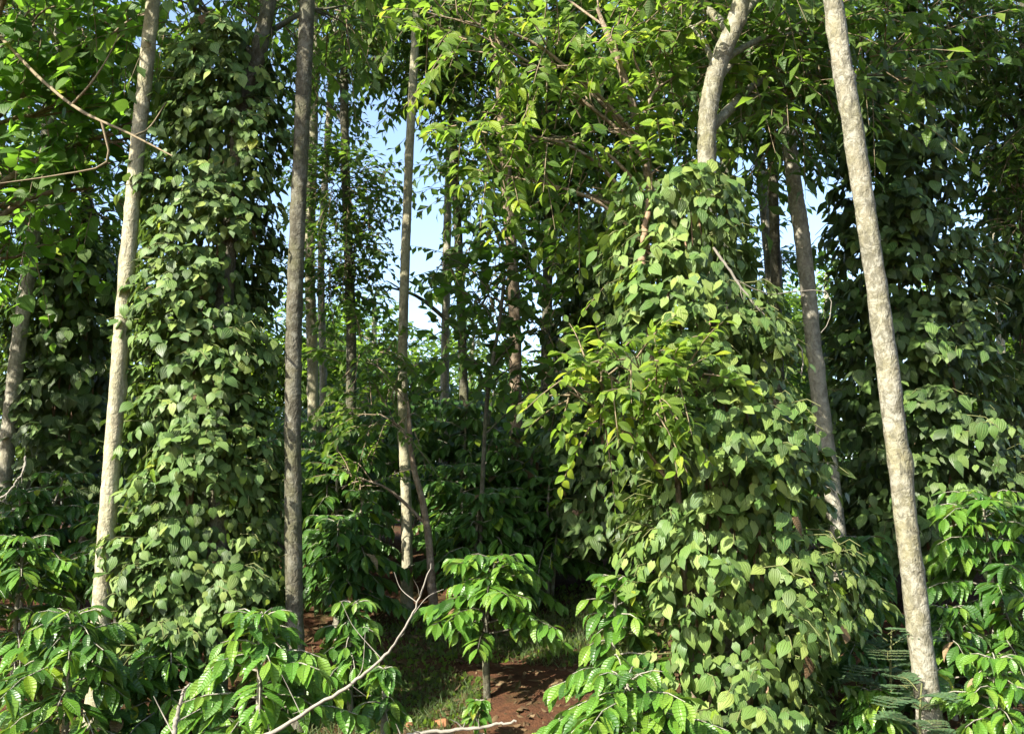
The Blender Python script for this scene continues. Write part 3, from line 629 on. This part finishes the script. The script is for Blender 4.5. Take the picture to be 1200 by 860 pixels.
tree('broadleaf_tree', 'dark tree with leaves hanging over the sky gap in the upper right corner', [(1215, 600), (1212, 350), (1205, 150)], 11.4, (16, 12), 8.0, 'bark_moss',
     {**DK, 'leaf': 'coffee', 'kw': dict(length=.7, nl=13, leafL=.15, shares=(.8, .2), droop=.3, hang=.25, jit=.5), 'blobs': [pb(1110, 25, 11.0, 90, 28, n=100), pb(1180, 60, 11.0, 60, 60, n=100), pb(1115, 85, 11.2, 24, 18, n=12), pb(1185, 160, 11.2, 40, 60, n=70), pb(1195, 260, 11.2, 34, 60, n=60), pb(1250, 120, 11, 60, 100, n=70), pb(1045, 20, 11.2, 50, 26, n=40)]}, group=G_CAN)
tree('young_tree', 'young tree with round dark leaves standing out against the low sky gap in the middle', [(566, 560), (572, 460), (585, 380)], 10.8, (6, 4), 4.4, 'bark_moss',
     dict(leaf='dadap', mats=['dadap', 'canopy'], nmax=120, lod='lo', blobs=[pb(560, 350, 10.8, 42, 34, n=15), pb(625, 310, 10.9, 45, 36, n=16), pb(520, 300, 10.9, 26, 36, n=7), pb(640, 385, 10.8, 46, 30, n=14), pb(585, 260, 11, 36, 30, n=9), pb(540, 410, 10.7, 40, 26, n=12), pb(680, 300, 11, 34, 44, n=14), pb(600, 430, 10.8, 46, 34, n=14), pb(660, 450, 10.9, 40, 34, n=12)],
          kw=dict(length=.45, nl=7, leafL=.13, shares=(.4, .6), droop=.25, hang=.4, jit=.5)), cat='tree', sides=8)
# an unseen tree added outside the picture, its crown placed to shade the view
tree('broadleaf_tree', 'wide unseen shade tree added out to the left of the picture', [(-290, 640), (-280, 300), (-270, 60)], 11.2, (26, 20), 8.2, 'bark_grey',
     {**DK, 'blobs': [wb(-6.6, 11.4, 6.6, 1.8, 110), wb(-8.4, 11.6, 6.4, 1.8, 100), wb(-5.4, 11.8, 7.8, 1.5, 80), wb(-7.4, 10.8, 7.6, 1.7, 90), wb(-9.6, 11.2, 7.4, 1.6, 70), wb(-6.4, 8.4, 4.4, 1.3, 80), wb(-7.4, 8.0, 4.0, 1.2, 70), wb(-8.2, 10.0, 4.6, 1.4, 80), wb(-7.4, 10.4, 6.0, 1.3, 60), wb(-6.8, 8.9, 3.0, 1.2, 70), wb(-7.6, 11.8, 4.6, 1.4, 70), wb(-9.2, 12, 4.2, 1.4, 70), wb(-6.4, 12.0, 5.4, 1.5, 80)]}, group=G_CAN)

for i, (x, y, lab) in enumerate([(10, 1.5, 'tall unseen shade tree added out of the picture to the right'), (7.5, -7, 'tall unseen shade tree added behind the viewer on the right'), (0.5, -11, 'tall unseen shade tree added straight behind the viewer')]):  # unseen trees added to block sky light from the right and behind
    z0 = float(ground_z(x, y)); bp_ = [(x + .2, y, z0 + 3), (x + .1, y + .2, z0 + 6)]
    root = thing('shade_tree', (x, y, z0), lab, 'tree', G_TR); org = np.array([x, y, z0]); tb = Tubes(); lv = Leaves()
    tb.add(smooth_path([(x, y, z0 - .1)] + bp_ + [(x, y, z0 + 9.5)], 40), [.2, .16, .12, .05], 12, .05)
    for k in range(9):
        a = k * 2.4; q = 2.6 * (.3 + .7 * ((k * 7) % 9) / 9); c = np.array([x + math.cos(a) * q, y + math.sin(a) * q, z0 + 3.6 + .85 * k])
        s_ = np.array([x, y, z0 + min(9.2, 2.6 + .75 * k)]); tb.add(smooth_path([s_, (s_ + c) / 2 + [0, 0, .2], c], 8), [.06, .04, .015], 6, .05)
        blob_sprays(lv, None, c, (1.9, 1.9, 1.3), 70, 1.0, 9, .26, shares=(.7, .3), droop=.2, hang=.3, jit=.5)
    put_leaves(root, lv, 'canopy', ['canopy', 'canopy_light'], 0, 'crown', 'xlo'); link('trunk', tb.mesh('trunk', M['bark_grey'], org), root)

# ------------------------------------------------------------------ far row of trees and bushes that closes the view
G_FAR = 'far trees beyond the plantation'
far = [(-420, 300, 24, 'far leafy tree behind the far left trunk'), (20, 330, 25, 'far dark tree at the left behind the shaded vine'), (200, 320, 24, 'far tree hidden behind the sunlit vine column'), (340, 352, 23, 'far tree low behind the mossy trunk'),
       (430, 350, 27, 'far sunlit round tree low in the sky gap'), (545, 392, 26, 'far bushy tree low behind the thin pale grey trunk'), (690, 390, 25, 'far tree low behind the crooked pale trunk'), (860, 330, 24, 'far tree behind the bright vine'),
       (960, 320, 26, 'far tree behind the leaning grey brown trunk'), (1110, 340, 24, 'far tree behind the wide dark vine column'), (1230, 330, 23, 'far tree at the right edge of the picture')]
for i, (px, py, d, lab) in enumerate(far):
    tree('far_tree', lab, [(px, 600), (px + 5, 520), (px + 8, py + 40)], d, (9, 6), at(px, py, d)[2], 'bark_grey',
         dict(leaf='canopy', mats=['canopy_light', 'canopy'], lod='xlo', twigs=False, blobs=[pb(px, py + 45, d, 50, 40, n=120), pb(px - 40, py + 75, d, 45, 35, n=100), pb(px + 45, py + 80, d, 45, 35, n=100), pb(px, py + 120, d, 80, 50, n=170), pb(px - 50, py + 170, d, 65, 60, n=140), pb(px + 50, py + 180, d, 65, 60, n=140)],
              kw=dict(length=.9, nl=10, leafL=.24, shares=(.6, .4), droop=.2, hang=.3, jit=.5)), group=G_FAR)

# ------------------------------------------------------------------ pepper vines
G_V = 'pepper vines climbing trees'
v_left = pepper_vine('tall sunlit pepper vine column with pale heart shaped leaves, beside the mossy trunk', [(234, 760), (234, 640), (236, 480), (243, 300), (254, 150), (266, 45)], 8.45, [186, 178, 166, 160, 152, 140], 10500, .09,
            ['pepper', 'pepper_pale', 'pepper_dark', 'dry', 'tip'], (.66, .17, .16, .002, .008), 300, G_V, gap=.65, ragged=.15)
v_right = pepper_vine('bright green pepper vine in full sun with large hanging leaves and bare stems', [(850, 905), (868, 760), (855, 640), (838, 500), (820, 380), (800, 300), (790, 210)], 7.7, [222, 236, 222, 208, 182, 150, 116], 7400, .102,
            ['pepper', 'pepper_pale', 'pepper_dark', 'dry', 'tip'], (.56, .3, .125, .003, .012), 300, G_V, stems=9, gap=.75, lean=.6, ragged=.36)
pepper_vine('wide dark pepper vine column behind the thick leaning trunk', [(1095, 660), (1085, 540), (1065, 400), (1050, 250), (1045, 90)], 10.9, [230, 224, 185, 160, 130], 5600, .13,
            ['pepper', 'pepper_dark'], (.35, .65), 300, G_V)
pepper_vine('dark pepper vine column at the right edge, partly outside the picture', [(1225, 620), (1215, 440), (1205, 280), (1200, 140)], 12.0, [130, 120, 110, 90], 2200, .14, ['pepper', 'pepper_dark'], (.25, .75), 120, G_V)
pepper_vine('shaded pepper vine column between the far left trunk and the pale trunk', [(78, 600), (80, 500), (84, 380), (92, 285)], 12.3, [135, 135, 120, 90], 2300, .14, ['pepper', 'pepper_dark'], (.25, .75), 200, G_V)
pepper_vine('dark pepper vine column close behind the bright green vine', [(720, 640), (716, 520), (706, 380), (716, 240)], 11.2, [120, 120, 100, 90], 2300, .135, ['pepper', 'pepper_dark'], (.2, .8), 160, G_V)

# ------------------------------------------------------------------ coffee shrubs
coffee('glossy coffee shrub with the largest bright leaves, low in front of the sunlit vine column', 305, 700, 6.6, 118, 30, .175, 220, young=.5, hang=.45, low=.3)
coffee('glossy coffee shrub with dark green arching leaves at the foot of the pale trunk', 85, 705, 7.3, 115, 34, .165, 220, young=.25, hang=.45, low=.3)
coffee('coffee shrub with light green leaf tips at the left edge, behind the arching one', 30, 615, 8.8, 105, 40, .18, 160, young=.3, hang=.4)
coffee('small umbrella shaped coffee shrub on a bare grey stem over the red soil', 572, 640, 8.8, 112, 34, .165, 220, young=.5, low=.5, stems=1, droop=.5, stem_r=.028, hang=.4, bark='bark_moss', lean=.06)
coffee('coffee shrub with bright leaves pressed against the bright vine on its shaded side', 722, 655, 7.6, 70, 30, .175, 170, young=.55, low=.2)
coffee('low coffee shrub with bright leaves at the bottom edge before the bright vine', 735, 782, 6.3, 135, 38, .165, 220, young=.5, low=.15, hang=.4)
coffee('coffee shrub with flat tiers of dark leaves at the right edge of the picture', 1150, 560, 9.0, 140, 52, .19, 220, young=.3)
coffee('leafy light green plant in the lower right corner', 1165, 755, 6.9, 80, 26, .15, 150, young=.65)
coffee('dark coffee shrub squeezed between the bright vine and the thick leaning trunk', 1010, 610, 8.7, 70, 30, .2, 150, young=.12)
coffee('low coffee shrub in half shade right of the mossy trunk', 415, 692, 8.5, 58, 24, .16, 150, young=.3)
coffee('low glossy coffee shrub in shade below the wide dark vine', 1110, 700, 8.4, 70, 24, .19, 90, young=.15)
coffee('low coffee seedling beside the dead branch', 450, 770, 7.4, 34, 8, .17, 40, young=.35, low=.3)
coffee('tiny coffee seedling on the red soil at the bottom edge', 562, 830, 7.9, 20, 5, .12, 20, young=.4, low=.3)
coffee('low dark coffee shrub at the foot of the sunlit vine column', 200, 735, 7.9, 75, 28, .18, 90, young=.15)
coffee('low coffee shrub at the bottom edge under the thick leaning trunk', 1020, 800, 7.6, 60, 20, .18, 70, young=.3)
back = [(400, 470, 11.8, 90, 'dark coffee bush behind the low one right of the mossy trunk'), (450, 400, 13.6, 95, 'tall coffee bush below the sky gap'), (545, 425, 13.2, 90, 'tall dark coffee bush left of the brown barked trunk'),
        (620, 470, 12.2, 90, 'dark coffee bush at the foot of the brown barked trunk'), (540, 500, 11.8, 85, 'coffee bush beside the slim ringed trunk'), (640, 540, 11.6, 70, 'low shaded coffee bush over the dark soil bank'),
        (150, 560, 10.6, 90, 'shaded coffee bush between the pale trunk and the shaded vine'), (40, 540, 10.8, 90, 'shaded coffee bush below the far left trunk'), (240, 560, 11.2, 90, 'coffee bush behind the sunlit vine column'),
        (780, 500, 11.8, 90, 'coffee bush behind the bright vine'), (930, 480, 12.2, 85, 'shaded coffee bush behind the leaning grey brown trunk'), (1000, 520, 12.6, 85, 'coffee bush behind the wide dark vine'), (1160, 480, 13, 95, 'coffee bush far back at the right edge'),
        (310, 480, 13.4, 95, 'coffee bush far back behind the mossy trunk'), (150, 430, 14.5, 95, 'coffee bush far back behind the pale trunk'), (700, 440, 14.6, 95, 'coffee bush far back behind the dark vine'),
        (480, 440, 15.6, 100, 'coffee bush far back behind the slim ringed trunk'), (580, 440, 15.8, 100, 'coffee bush far back behind the brown barked trunk'), (370, 440, 15.4, 100, 'coffee bush far back behind the pale sunlit trunk'), (400, 560, 10.4, 70, 'shaded coffee bush before the tall ones, right of the mossy trunk'), (560, 560, 11.0, 75, 'shaded coffee bush around the knotted stump'), (880, 560, 10.2, 70, 'shaded coffee bush between the bright vine and the leaning grey brown trunk')]
for px, py, d, sp, lab in back:
    coffee(lab, px, py, d, sp, 60, .18, 60 if d < 12.3 else 30, young=.08, stems=3, low=.34, lod='lo')

# ------------------------------------------------------------------ bare branches
def branch_thing(label, pix, d, w, side=(), mat='deadwood', name='dead_branch', d1=None, ground_end=True, group=None):
    d1 = d if d1 is None else d1
    P = [at(x, y, d + (d1 - d) * k / (len(pix) - 1)) for k, (x, y) in enumerate(pix)]
    path = smooth_path(P, 44); base = P[0]
    path[2:-1] += RNG.standard_normal((41, 3)) * .002 + np.repeat(RNG.standard_normal((11, 3)) * .004, 4, 0)[:41]
    tb = Tubes().add(path, np.array(w) * m_per_px(d) * .5, 8, .12, knots=14)
    for _ in range(6):                                              # short broken side twigs
        i = RNG.integers(8, 40); e = unit(1)[0] * RNG.uniform(.04, .2); r0 = w[-1] * m_per_px(d) * .35
        tb.add([path[i], path[i] + e * .5 + unit(1)[0] * .01, path[i] + e], [r0, r0 * .7, r0 * .35], 5)
    for (i, pts) in side:
        q = [path[i]] + [at(x, y, d + .05) for x, y in pts]
        tb.add(smooth_path(q, 10), [w[-1] * m_per_px(d) * .45, w[-1] * m_per_px(d) * .25], 6, .1)
    root = thing(name, base, label, 'branch', group); link('branch', tb.mesh('branch', M[mat], base), root)
    return root
branch_thing('long bare dead branch rising in a curve from the bottom edge before the coffee', [(300, 866), (350, 840), (412, 800), (455, 764), (485, 715), (505, 660)], 6.1, (5, 4.2, 2.6, 1.2),
             [(18, [(425, 780), (428, 740)]), (24, [(415, 735), (400, 705)]), (9, [(340, 810), (330, 790)]), (32, [(500, 700), (520, 690)]), (36, [(470, 690), (462, 670)])])
branch_thing('crooked dry twig lying along the bottom edge left of the low coffee shrub', [(430, 868), (500, 858), (560, 852), (605, 845)], 6.4, (4, 4, 2.5), [(14, [(545, 862), (575, 872)])])
branch_thing('dry forked twigs sticking up at the bottom edge under the large coffee leaves', [(205, 885), (206, 850), (213, 815), (222, 800)], 6.2, (6, 4, 2), [(10, [(190, 835), (180, 815)]), (16, [(235, 830)])])
branch_thing('thin pale twig bent over at the far left edge', [(-30, 600), (5, 580), (25, 555), (30, 535)], 7.4, (3, 2, 2))
_q = np.array(t_broad.location)
_p = [np.array([_q[0] + .3, _q[1], 5.9])] + [at(x, y, d) for x, y, d in ((-20, 30, 9.0), (50, 95, 8.5), (95, 130, 8.1), (150, 156, 7.8), (202, 183, 7.6))]
_m = smooth_path(_p, 30)
tb = Tubes().add(_m, [.03, .017, .014, .011, .006], 8, .1)
for i_, pts in ((16, [(105, 100), (125, 70), (140, 40)]), (20, [(125, 190), (70, 205), (0, 215)]), (24, [(175, 150), (195, 120)])):
    tb.add(smooth_path([_m[i_]] + [at(x, y, 8.0) for x, y in pts], 10), [.012, .008, .004], 6, .1)
tag(link('branch', tb.mesh('branch', M['twig'], _q), t_broad), 'long bare branch slanting across the pale trunk')
branch_thing('thin bare twigs curling out of the bright vine towards the grey brown trunk', [(836, 290), (870, 340), (905, 380), (938, 410), (940, 440)], 7.4, (3, 2.5, 2, 1.5), [(8, [(900, 345), (945, 340), (972, 345), (972, 375), (962, 390)])])
branch_thing('leaning brown fallen log in the shade behind the umbrella shaped coffee', [(715, 632), (695, 612), (672, 598)], 11.0, (14, 12, 9), mat='vine_stem', name='fallen_log')
branch_thing('pinkish torn bark strip hanging at the top of the bright vine', [(752, 315), (756, 270), (760, 235)], 7.55, (9, 8, 6), [(10, [(768, 290), (768, 310)])], mat='vine_stem', name='bark_strip')

# knotted stump in the dark middle
st = at(580, 630, 12.0); stz = float(ground_z(st[0], st[1])); sb = np.array([st[0], st[1], stz])
r_ = thing('tree_stump', sb, 'pale knotted stump in the dark undergrowth below the brown barked trunk', 'stump')
zz = np.linspace(-.1, 1.0, 22); rad = .11 + .05 * np.exp(-zz * 5) + .03 * np.sin(zz * 9) + .02 * np.sin(zz * 17)
tb = Tubes().add(np.stack([sb[0] + .05 * np.sin(zz * 5), sb[1] + .04 * np.cos(zz * 4), sb[2] + zz], -1), rad, 14, .12)
tb.add([sb + [.0, -.02, .7], sb + [.12, -.1, .95], sb + [.17, -.12, 1.15]], [.06, .045, .03], 8, .1)
link('trunk', tb.mesh('trunk', M['bark_brown'], sb), r_)

# ------------------------------------------------------------------ feathery plant beside the thick trunk
def fern(label, px, py, d, n, ln):
    b = at(px, py, d); b[2] = float(ground_z(b[0], b[1])); root = thing('feathery_plant', b, label, 'plant', 'feathery plants')
    lv = Leaves(); tb = Tubes(); up = np.array([0, 0, 1.0]); H = at(px, py, d)[2] - b[2]
    tb.add(smooth_path([b, b + [0, 0, H * .6], b + [.03, 0, max(.2, H)]], 6), [.012, .006], 6)
    for i in range(n):
        a = i * 2.4; o = b + up * max(.2, H) * (.45 + .55 * i / n)
        dr = nrm(np.array([math.cos(a), math.sin(a) - .25, .75])); L_ = ln * RNG.uniform(.7, 1.1)
        ra = [o + dr * L_ * u - up * .5 * L_ * u * u for u in np.linspace(0, 1.0, 9)]; tb.add(ra, [.005, .002], 4)
        lat = nrm(np.cross(dr, up))
        for j in range(2, 9):
            for sd in (1, -1):
                p0 = ra[j]; pl = L_ * .42 * math.sin(j / 9 * 2.6); q = lat * sd * .9 + dr * .45 - up * .15; tb.add([p0, p0 + q * pl], [.002, .001], 3)
                k = 9; u = np.linspace(.1, 1, k)
                for s2 in (1, -1):
                    base_ = p0 + q * pl * u[:, None]
                    lv.add(base_, np.repeat((nrm(np.cross(q, up)) * s2 + q * .4)[None], k, 0) + unit(k) * .1, np.tile([0, -.7, .8], (k, 1)) + unit(k) * .25, np.full(k, .04) * RNG.uniform(.7, 1.1, k), 0)
    put_leaves(root, lv, 'leaflet', ['fern'], 0, lod='xlo'); link('stem', tb.mesh('stem', M['green_twig'], b), root)
fern('feathery blue green plant left of the thick leaning trunk, the taller one', 1040, 735, 7.5, 11, .42)
fern('low feathery plant close to the foot of the thick leaning trunk', 1075, 800, 6.9, 7, .3)

# ------------------------------------------------------------------ ground cover
def scatter(name, label, cat, n, area, kind, mat, size, flat, mats=None):
    lv = Leaves(); pts = []
    for (cx, cy, rx, ry, k) in area:
        k = int(n * k); a = RNG.random(k) * 6.28; r = np.sqrt(RNG.random(k))
        pts.append(np.stack([cx + np.cos(a) * r * rx, cy + np.sin(a) * r * ry], -1))
    q = np.concatenate(pts); k = len(q); p = np.stack([q[:, 0], q[:, 1], ground_z(q[:, 0], q[:, 1]) + (.012 if flat else -.005)], -1)
    up = np.tile([0, 0, 1.0], (k, 1))
    if flat: lv.add(p, unit(k) * [1, 1, .25], up + unit(k) * .45, size * RNG.uniform(.5, 1.2, k), 0)
    else: lv.add(p, up + unit(k) * .75, unit(k), size * RNG.uniform(.4, 1.2, k), 0)
    Pn, Fm, s, m = lv.done()
    o = link(name, mass_mesh(name, Pn, Fm, s, m, RNG.integers(0, NVAR, k), kind, [mat], np.zeros(3), 'xlo' if not flat else 'lo'))
    tag(o, label, cat, kind='stuff')
scatter('grass', 'short green grass and weeds on the red soil', 'grass', 10000, [(.6, 10.2, .8, .8, .2), (-1.1, 8.7, .9, .8, .25), (1.0, 11.2, .9, .6, .15), (-.6, 10.4, 1.2, .6, .15), (2.5, 8, 2, 2, .1), (-4, 9, 3, 2, .15)], 'grass', 'grass', .11, False)
scatter('leaf_litter', 'dry brown leaves strewn on the soil', 'leaves', 5200, [(0, 9.5, 2.5, 2, .4), (0, 12, 4, 2.5, .35), (3, 9, 2.5, 2.5, .25)], 'dry', 'dry', .1, True)
scatter('weeds', 'low broad leaved weeds between the coffee stems', 'weeds', 5200, [(.75, 10.3, .9, .9, .25), (-1.0, 8.9, .8, .7, .2), (1.0, 11.4, 1.0, .6, .15), (-.7, 10.2, 1.2, .6, .2), (2.6, 8, 1.6, 1.6, .1), (-3.6, 8.6, 2.4, 1.6, .1)], 'dadap', 'canopy_light', .055, False)
# clods of soil
for i, (px, py, d, sz, lab) in enumerate([(520, 838, 8.35, .06, 'round clod of red soil on the sunlit patch at the bottom edge'), (480, 842, 8.3, .04, 'small clod of red soil left of the round one'), (768, 760, 9.4, .045, 'pale clod of soil in the grass beside the bright vine')]):
    p = at(px, py, d); p[2] = float(ground_z(p[0], p[1])) + sz * .25
    u = np.linspace(0, math.pi, 7); w = np.linspace(0, 2 * math.pi, 11)[:-1]
    rr = sz * (1 + .18 * RNG.standard_normal((7, 10))); rr[0] = rr[0].mean(); rr[-1] = rr[-1].mean()
    V = np.stack([rr * np.sin(u)[:, None] * np.cos(w), rr * np.sin(u)[:, None] * np.sin(w), .65 * rr * np.cos(u)[:, None] * np.ones(10)], -1).reshape(-1, 3)
    I = np.arange(70).reshape(7, 10); F = np.stack([I[:-1], np.roll(I[:-1], -1, 1), np.roll(I[1:], -1, 1), I[1:]], -1).reshape(-1, 4)
    tag(link('soil_clod', raw_mesh('soil_clod', V, F, 4, [M['stone']]), loc=p), lab, 'clod', 'clods of red soil')

flush_leaves()
